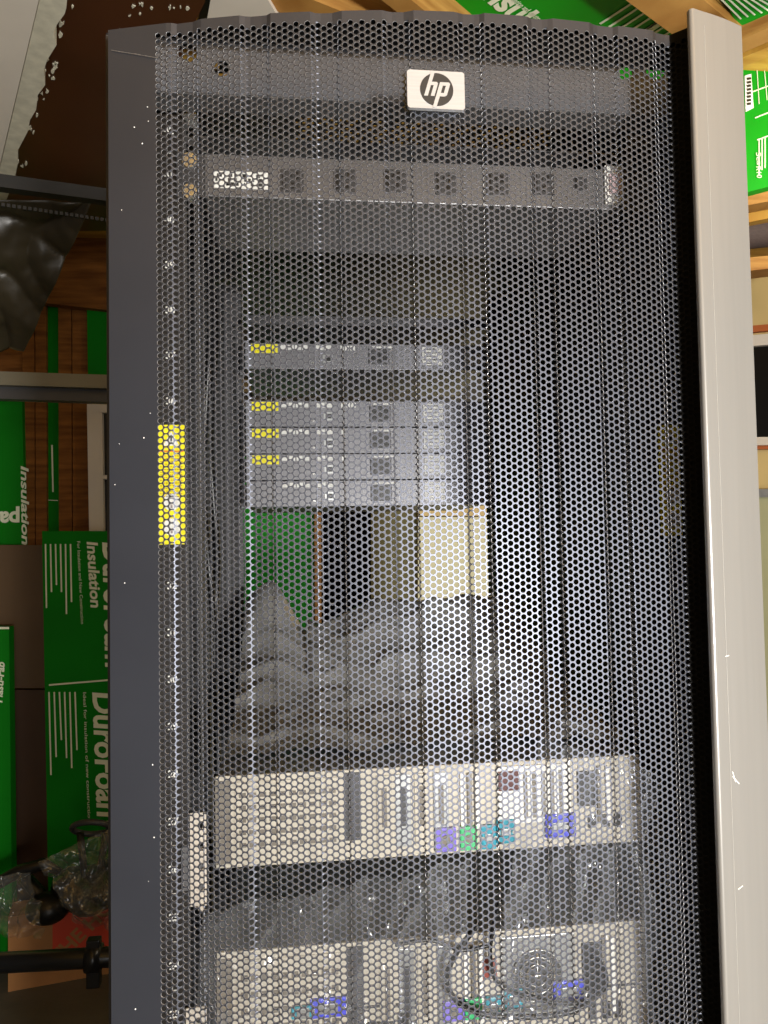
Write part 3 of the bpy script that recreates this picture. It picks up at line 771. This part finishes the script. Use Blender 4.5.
MB().box(a_.x+.004, b_.x-.004, -.016, -.012, b_.z+.010, a_.z-.010, .001).build('rocker', m_pink, sw)
tag(MB().box(-.21, .21, (.53), (.53)+.22, at(365, 326, Y=.53).z, at(365, 317, Y=.53).z).build('blanking_shelf', m_dkgrey), 'thin dark shelf above the topmost network unit', 'shelf')

# ------------------------------------------------------------------ network units at the rear
YU = .53
UX0, UX1 = -.2115, .197
def unit(zc, label, yellow, n_white, extra=False, wlen=.5):
    h = .0222
    t = thing('network_unit', label, 'network unit', (0, YU+.1, zc-h), 'grey network units mounted at the rear of rack')
    MB().box(UX0, UX1, YU, YU+.24, zc-h, zc+h-.0012, .0008).build('housing', m_unit, t)
    MB().box(UX0-.012, UX0, YU+.055, YU+.058, zc-h+.001, zc+h-.002).build('mounting_ear', m_unit, t)
    MB().box(UX1, UX1+.028, YU+.055, YU+.058, zc-h+.001, zc+h-.002).build('mounting_ear', m_unit, t)
    if yellow: MB().box(UX0+.010, UX0+.054, YU-.0008, YU, zc+.004, zc+.019).build('yellow_sticker', m_yel, t)
    mb = MB(); random.seed(int(zc*1000))
    x = UX0+.058
    for w_ in [.011, .010, .010, .009, None, .013, .012, None, .006, .007, .008][:n_white]:
        if w_ is None: x += .012; continue
        mb.box(x, x+w_, YU-.0006, YU, zc+.010, zc+.018); x += w_+.002
    mb.build('white_tag', m_white, t)
    q = MB().box(-.082, -.066, YU-.0015, YU, zc-.012, zc+.002).build('serial_port', m_galv, t)
    MB().box(-.079, -.069, YU-.002, YU-.0014, zc-.009, zc-.001).build('port_opening', m_socket, q)
    MB().disc((-.0995, YU, zc-.012), .0022, .001, seg=10).build('screw', m_chrome, t)
    q = MB().box(-.005, .031, YU-.002, YU, zc-.014, zc+.013, .0006).build('power_inlet', m_dkgrey, t)
    MB().box(.012, .028, YU-.0026, YU-.0019, zc-.009, zc+.007).box(-.002, .008, YU-.0026, YU-.0019, zc-.008, zc+.005).build('inlet_opening', m_socket, q)
    MB().box(.002, .036, YU-.0006, YU, zc+.0145, zc+.0175).build('white_tag', m_white, t)
    L = []
    q = MB().box(.088, .122, YU-.0008, YU, zc-.014, zc+.017).build('rating_label', m_white, t)
    mb = MB()
    for k in range(5): mb.box(.090, .120 if k % 2 else .112, YU-.0012, YU-.0007, zc-.012+k*.006, zc-.0095+k*.006)
    mb.build('label_print', m_grey, q)
    if extra: MB().box(.163, .190, YU-.004, YU, zc-.015, zc+.006).build('expansion_port', m_beige, t)
    return t
def zpx(y): return at(365, y, Y=YU).z
unit((zpx(342)+zpx(371))/2, 'topmost grey network unit, alone above a gap, yellow sticker at left', True, 11, True)
unit((zpx(400)+zpx(427))/2, 'network unit with yellow sticker, top of the stack of four', True, 11)
unit((zpx(427)+zpx(453))/2, 'network unit with yellow sticker, second of the stack of four', True, 9)
unit((zpx(453)+zpx(479.5))/2, 'network unit with yellow sticker, third of the stack of four', True, 9)
unit((zpx(479.5)+zpx(506))/2, 'bottom network unit of the stack, without a yellow sticker', False, 7)

# ------------------------------------------------------------------ shelves and computers
SH1 = 1.2025; SH2 = 1.012
for z, lab in ((SH1, 'upper steel shelf carrying the wrapped beige computer'), (SH2, 'lower steel shelf carrying the second beige computer')):
    s_ = thing('rack_shelf', lab, 'shelf', (0, .3, z-.004))
    MB().box(-.2205, .2205, .004, .58, z-.003, z).build('tray', m_dkgrey, s_)
    MB().box(-.2425, -.2215, -.0062, -.0035, z-.02, z+.02).build('bracket', m_grey, s_)
    MB().box(.2215, .2425, -.0062, -.0035, z-.02, z+.02).build('bracket', m_shadeint, s_)
# white bracket on the left rail
a_, b_ = at(190, 813, Y=-.008), at(207, 905, Y=-.008)
wb = shape('rail_bracket', [rect(a_.x, b_.x, b_.z, a_.z)]+[circ((a_.x+b_.x)/2+.002, a_.z-.012-k*.019, .003, 12) for k in range(5)], .002, FR(-.008), m_panelw)
tag(wb, 'white steel bracket with round holes on the left rail beside computer', 'bracket')
a_, b_ = at(186, 1008, Y=-.008), at(207, 1060, Y=-.008)
wb = shape('rail_bracket', [rect(a_.x, b_.x, b_.z, a_.z)]+[circ((a_.x+b_.x)/2+.002, a_.z-.012-k*.019, .003, 12) for k in range(2)], .002, FR(-.008), m_panelw)
tag(wb, 'white steel bracket at the lowest visible part of the left rail', 'bracket')

def computer(z0, z1, label, Yf, second):
    t = thing('desktop_computer', label, 'computer', (0, Yf+.2, z0), 'beige computers on the rack shelves')
    X0, X1 = -.210, .208
    MB().box(X0, X1, Yf+.004, Yf+.42, z0, z1, .003).build('chassis', m_galv, t)['label'] = 'grey metal chassis'
    bk = MB().box(X0, X1, Yf, Yf+.004, z0, z1, .0015).build('rear_panel', m_beige, t)
    H_ = z1-z0
    def b(name, u0, u1, v0, v1, m, d=.002, par=t, base=0.0, bev=0):
        return MB().box(X0+u0, X0+u1, Yf-base-d, Yf-base, z0+v0*H_, z0+v1*H_, bev).build(name, m, par)
    # left ventilated plate with slot rows
    pl_ = b('vent_plate', .018, .119, .15, .93, m_beige, .0015)
    mb = MB()
    for r_ in range(5):
        for k in range(10):
            mb.box(X0+.022+k*.0094, X0+.0285+k*.0094, Yf-.0019, Yf-.0014, z0+H_*(.22+.135*r_), z0+H_*(.27+.135*r_))
    mb.build('vent_slot', m_beiged, pl_)['kind'] = 'stuff'
    b('side_column', .0, .014, .05, .95, m_beiged, .001)
    b('dark_recess', .121, .137, .22, .97, m_dkgrey, .0008)
    # expansion covers
    for k in range(4):
        q = b('slot_cover', .152+k*.0185, .167+k*.0185, .12, .92, m_galv if k % 2 else m_beige, .0015, bev=.0005)
        MB().box(X0+.157+k*.0185, X0+.162+k*.0185, Yf-.0022, Yf-.0014, z0+H_*.35, z0+H_*.78).build('finger_slot', m_beiged if k != 1 else m_dkgrey, q)
    # power supply with ribbed fan grille
    ps = b('power_supply', .270, .345, .30, .95, m_white if not second else m_galv, .002, bev=.0008)
    if second:
        cx = X0+.306; cz = z0+H_*.62; R_ = H_*.22
        mb = MB(); mb.disc((cx, Yf-.002, cz), R_, .0004, seg=28); mb.build('fan_opening', m_dkgrey, ps)
        mb = MB()
        for rr in (.98, .7, .42):
            mb.tube([Vector((cx+R_*rr*math.cos(2*PI*k/24), Yf-.0035, cz+R_*rr*math.sin(2*PI*k/24))) for k in range(25)], .0009, 6)
        mb.tube([Vector((cx-R_, Yf-.0035, cz)), Vector((cx+R_, Yf-.0035, cz))], .0009, 6).tube([Vector((cx, Yf-.0035, cz-R_)), Vector((cx, Yf-.0035, cz+R_))], .0009, 6)
        mb.build('fan_guard', m_chrome, ps)
    else:
        q = b('dark_vent', .272, .292, .68, .90, mat('dark maroon plastic', (88, 40, 38), .5), .003, ps)
        for k in range(5): b('vent_rib', .297+k*.009, .301+k*.009, .36, .88, m_beiged, .0028, ps)
    if second: b('voltage_switch', .252, .266, .62, .78, m_red, .003)
    q = b('power_socket', .352, .374, .45, .85, m_socket, .002, bev=.0005)
    for k in range(5): b('rib', .347+k*.0085 if k > 2 else .234+k*.007, (.351+k*.0085) if k > 2 else .2385+k*.007, .25, .9, m_beiged if k % 2 else m_white, .0025)
    # ports along the lower edge
    pz = .08
    def port(name, x, w, m, v0, v1, round_=False):
        # x is an absolute position along the panel
        q = MB().box(x-w/2, x+w/2, Yf-.004, Yf, z0+v0*H_, z0+v1*H_, .0012).build(name, m, t)
        zc = z0+(v0+v1)/2*H_
        if round_: MB().disc((x, Yf-.004, zc), min(w, (v1-v0)*H_)*.22, .0008, seg=16).build('port_opening', m_beiged, q)
        else: MB().box(x-w*.27, x+w*.27, Yf-.0052, Yf-.0038, zc-H_*.04, zc+H_*.04, .0005).build('port_opening', m_galv, q)
        for sx_ in (-1, 1):
            if not round_: MB().disc((x+sx_*w*.42, Yf-.004, zc), .0018, .002, seg=8).build('jack_screw', m_chrome, q)
    V_ = lambda y: (at(470, y, Y=Yf).z-z0)/H_
    v0, v1 = (V_(1018), V_(997)) if second else (V_(849), V_(825))
    yy = 838 if not second else 1007
    def X(px): return at(px, yy, Y=Yf).x
    dx = 8 if second else 0
    port('keyboard_port', X(445+dx), .021, m_purple, v0, v1, True)
    port('mouse_port', X(468+dx*.6), .017, m_green_p, v0, v1, True)
    port('serial_port', X(488+dx*.6), .015, m_teal, v0, v1)
    port('serial_port', X(505+dx), .018, m_teal, v0+.05, v1+.05)
    port('monitor_port', X(560+dx), .031, m_blue, v0+.08, v1+.08)
    for k, px in enumerate((592, 606, 618)): b('small_jack', X(px)-X0-.004, X(px)-X0+.004, .2, .34, m_socket, .002, bev=.0006)
    if second:
        port('network_port', X(303), .022, m_teal, V_(1002), V_(990))
        port('printer_port', X(328), .034, m_blue, V_(1003), V_(984))
        b('sound_jack_block', X(380)-X0-.012, X(380)-X0+.014, .05, .34, m_dkgrey, .003)
        b('sound_jack_block', X(403)-X0-.005, X(403)-X0+.005, .05, .40, m_socket, .003)
        b('joint_line', X(350)-X0, X(640)-X0, .455, .475, m_dkgrey, .0008)
    return t
Yf = -.012
computer(SH1+.0005, 1.2885, 'beige computer on the upper shelf, plastic sheet over its top', Yf, False)
computer(SH2+.0005, 1.126, 'beige computer on the lower shelf at the bottom of the photo', Yf, True)

# ------------------------------------------------------------------ plastic in the rack
def drape_top(p, u, v):
    # rests on the computer, climbs towards the back over a bulky shape
    z = 1.296
    bump = .098*math.exp(-((v-.86)/.17)**2)*(1-.30*math.exp(-((u-.30)/.12)**2)+.40*math.exp(-(u/.15)**2))+.05*math.exp(-((v-.6)/.22)**2)
    if u < .22: bump *= .75+.3*math.sin(u*14)
    return Vector((p.x, p.y, max(z+bump+(p.z-1.33), 1.2935)))
tops = sheet('plastic_sheet', [(-.205, .03, 1.33), (.215, .03, 1.33), (.22, .58, 1.33), (-.215, .58, 1.33)], 110, 110, .008, 8, mat('grey polythene', (150, 150, 147), .25, 0, bump=.2, bscale=14), seed=5, axis=(0, 0, 1), drape=drape_top)
tag(tops, 'grey polythene sheet crumpled over the upper beige computer', 'plastic sheet')
o = sheet('plastic_film', [at(540, 735, Y=-.045), at(652, 770, Y=-.04), at(700, 1035, Y=-.035), at(470, 1035, Y=-.045)], 90, 120, .014, 14, p_clear, seed=9, axis=(0, -1, 0), aniso=(1.5, 1, .55))
tag(o, 'clear plastic film hanging over the right ends of both computers', 'plastic film')
o = sheet('plastic_film', [at(205, 905, Y=-.03), at(470, 860, Y=-.03), at(455, 1035, Y=-.035), at(195, 1035, Y=-.035)], 90, 80, .012, 14, p_clear, seed=14, axis=(0, -1, 0), aniso=(1.4, 1, .6))
tag(o, 'clear plastic film across the left part of the lower computer', 'plastic film')
# cables in front of lower computer
def cab(pxs, Y, r, label, m=m_cable):
    pts = [at(x, y, Y=Y) for x, y in pxs]; P_ = []
    for k in range(len(pts)-1):
        p0_, p1_, p2_, p3_ = pts[max(k-1, 0)], pts[k], pts[k+1], pts[min(k+2, len(pts)-1)]
        for s_ in range(8):
            t_ = s_/8; P_.append(.5*((2*p1_)+(p2_-p0_)*t_+(2*p0_-5*p1_+4*p2_-p3_)*t_*t_+(3*p1_-p0_-3*p2_+p3_)*t_**3))
    P_.append(pts[-1])
    return tag(MB().tube(P_, r, 8).build('power_cable', m), label, 'cable')
cab([(478, 925), (455, 955), (447, 985), (470, 1010), (520, 1017), (575, 1010), (605, 985), (600, 960)], -.030, .0028, 'black cable looped in front of the lower computer ports')
cab([(500, 900), (490, 950), (500, 985), (540, 1000), (580, 1002), (598, 985)], -.024, .0022, 'thinner cable hanging inside the larger cable loop')
cab([(395, 945), (430, 940), (460, 950), (490, 945)], -.022, .002, 'short dark cable lying across the lower computer panel')

# ================================================================== light
def area(name, loc, target, sx_, sy_, power, color):
    l = bpy.data.lights.new(name, 'AREA'); l.shape = 'RECTANGLE'; l.size = sx_; l.size_y = sy_; l.energy = power; l.color = color
    o = bpy.data.objects.new(name, l); COL.objects.link(o); o.location = loc
    o.rotation_euler = (Vector(target)-Vector(loc)).to_track_quat('-Z', 'Y').to_euler(); return o
area('bay_daylight', (1.3, -3.5, 1.1), (0.3, 0, 1.3), 2.4, 1.6, 70, (1.0, .98, .95))
pl2 = bpy.data.lights.new('bulb', 'POINT'); pl2.energy = 225; pl2.shadow_soft_size = .08; pl2.color = (1, .97, .92)
o = bpy.data.objects.new('bulb', pl2); COL.objects.link(o); o.location = (.42, -1.9, 1.3)
pl3 = bpy.data.lights.new('ceiling_bulb', 'POINT'); pl3.energy = 17; pl3.shadow_soft_size = .06; pl3.color = (1, .92, .76)
o = bpy.data.objects.new('ceiling_bulb', pl3); COL.objects.link(o); o.location = (1.45, .8, 2.35)
wd = bpy.data.worlds.new('world'); sc.world = wd; wd.use_nodes = True
wd.node_tree.nodes['Background'].inputs[0].default_value = (.75, .8, 1, 1); wd.node_tree.nodes['Background'].inputs[1].default_value = .12

sc.view_settings.view_transform = 'Standard'; sc.view_settings.look = 'None'
sc.view_settings.gamma = 1; sc.view_settings.use_curve_mapping = False; sc.view_settings.exposure = 0.3
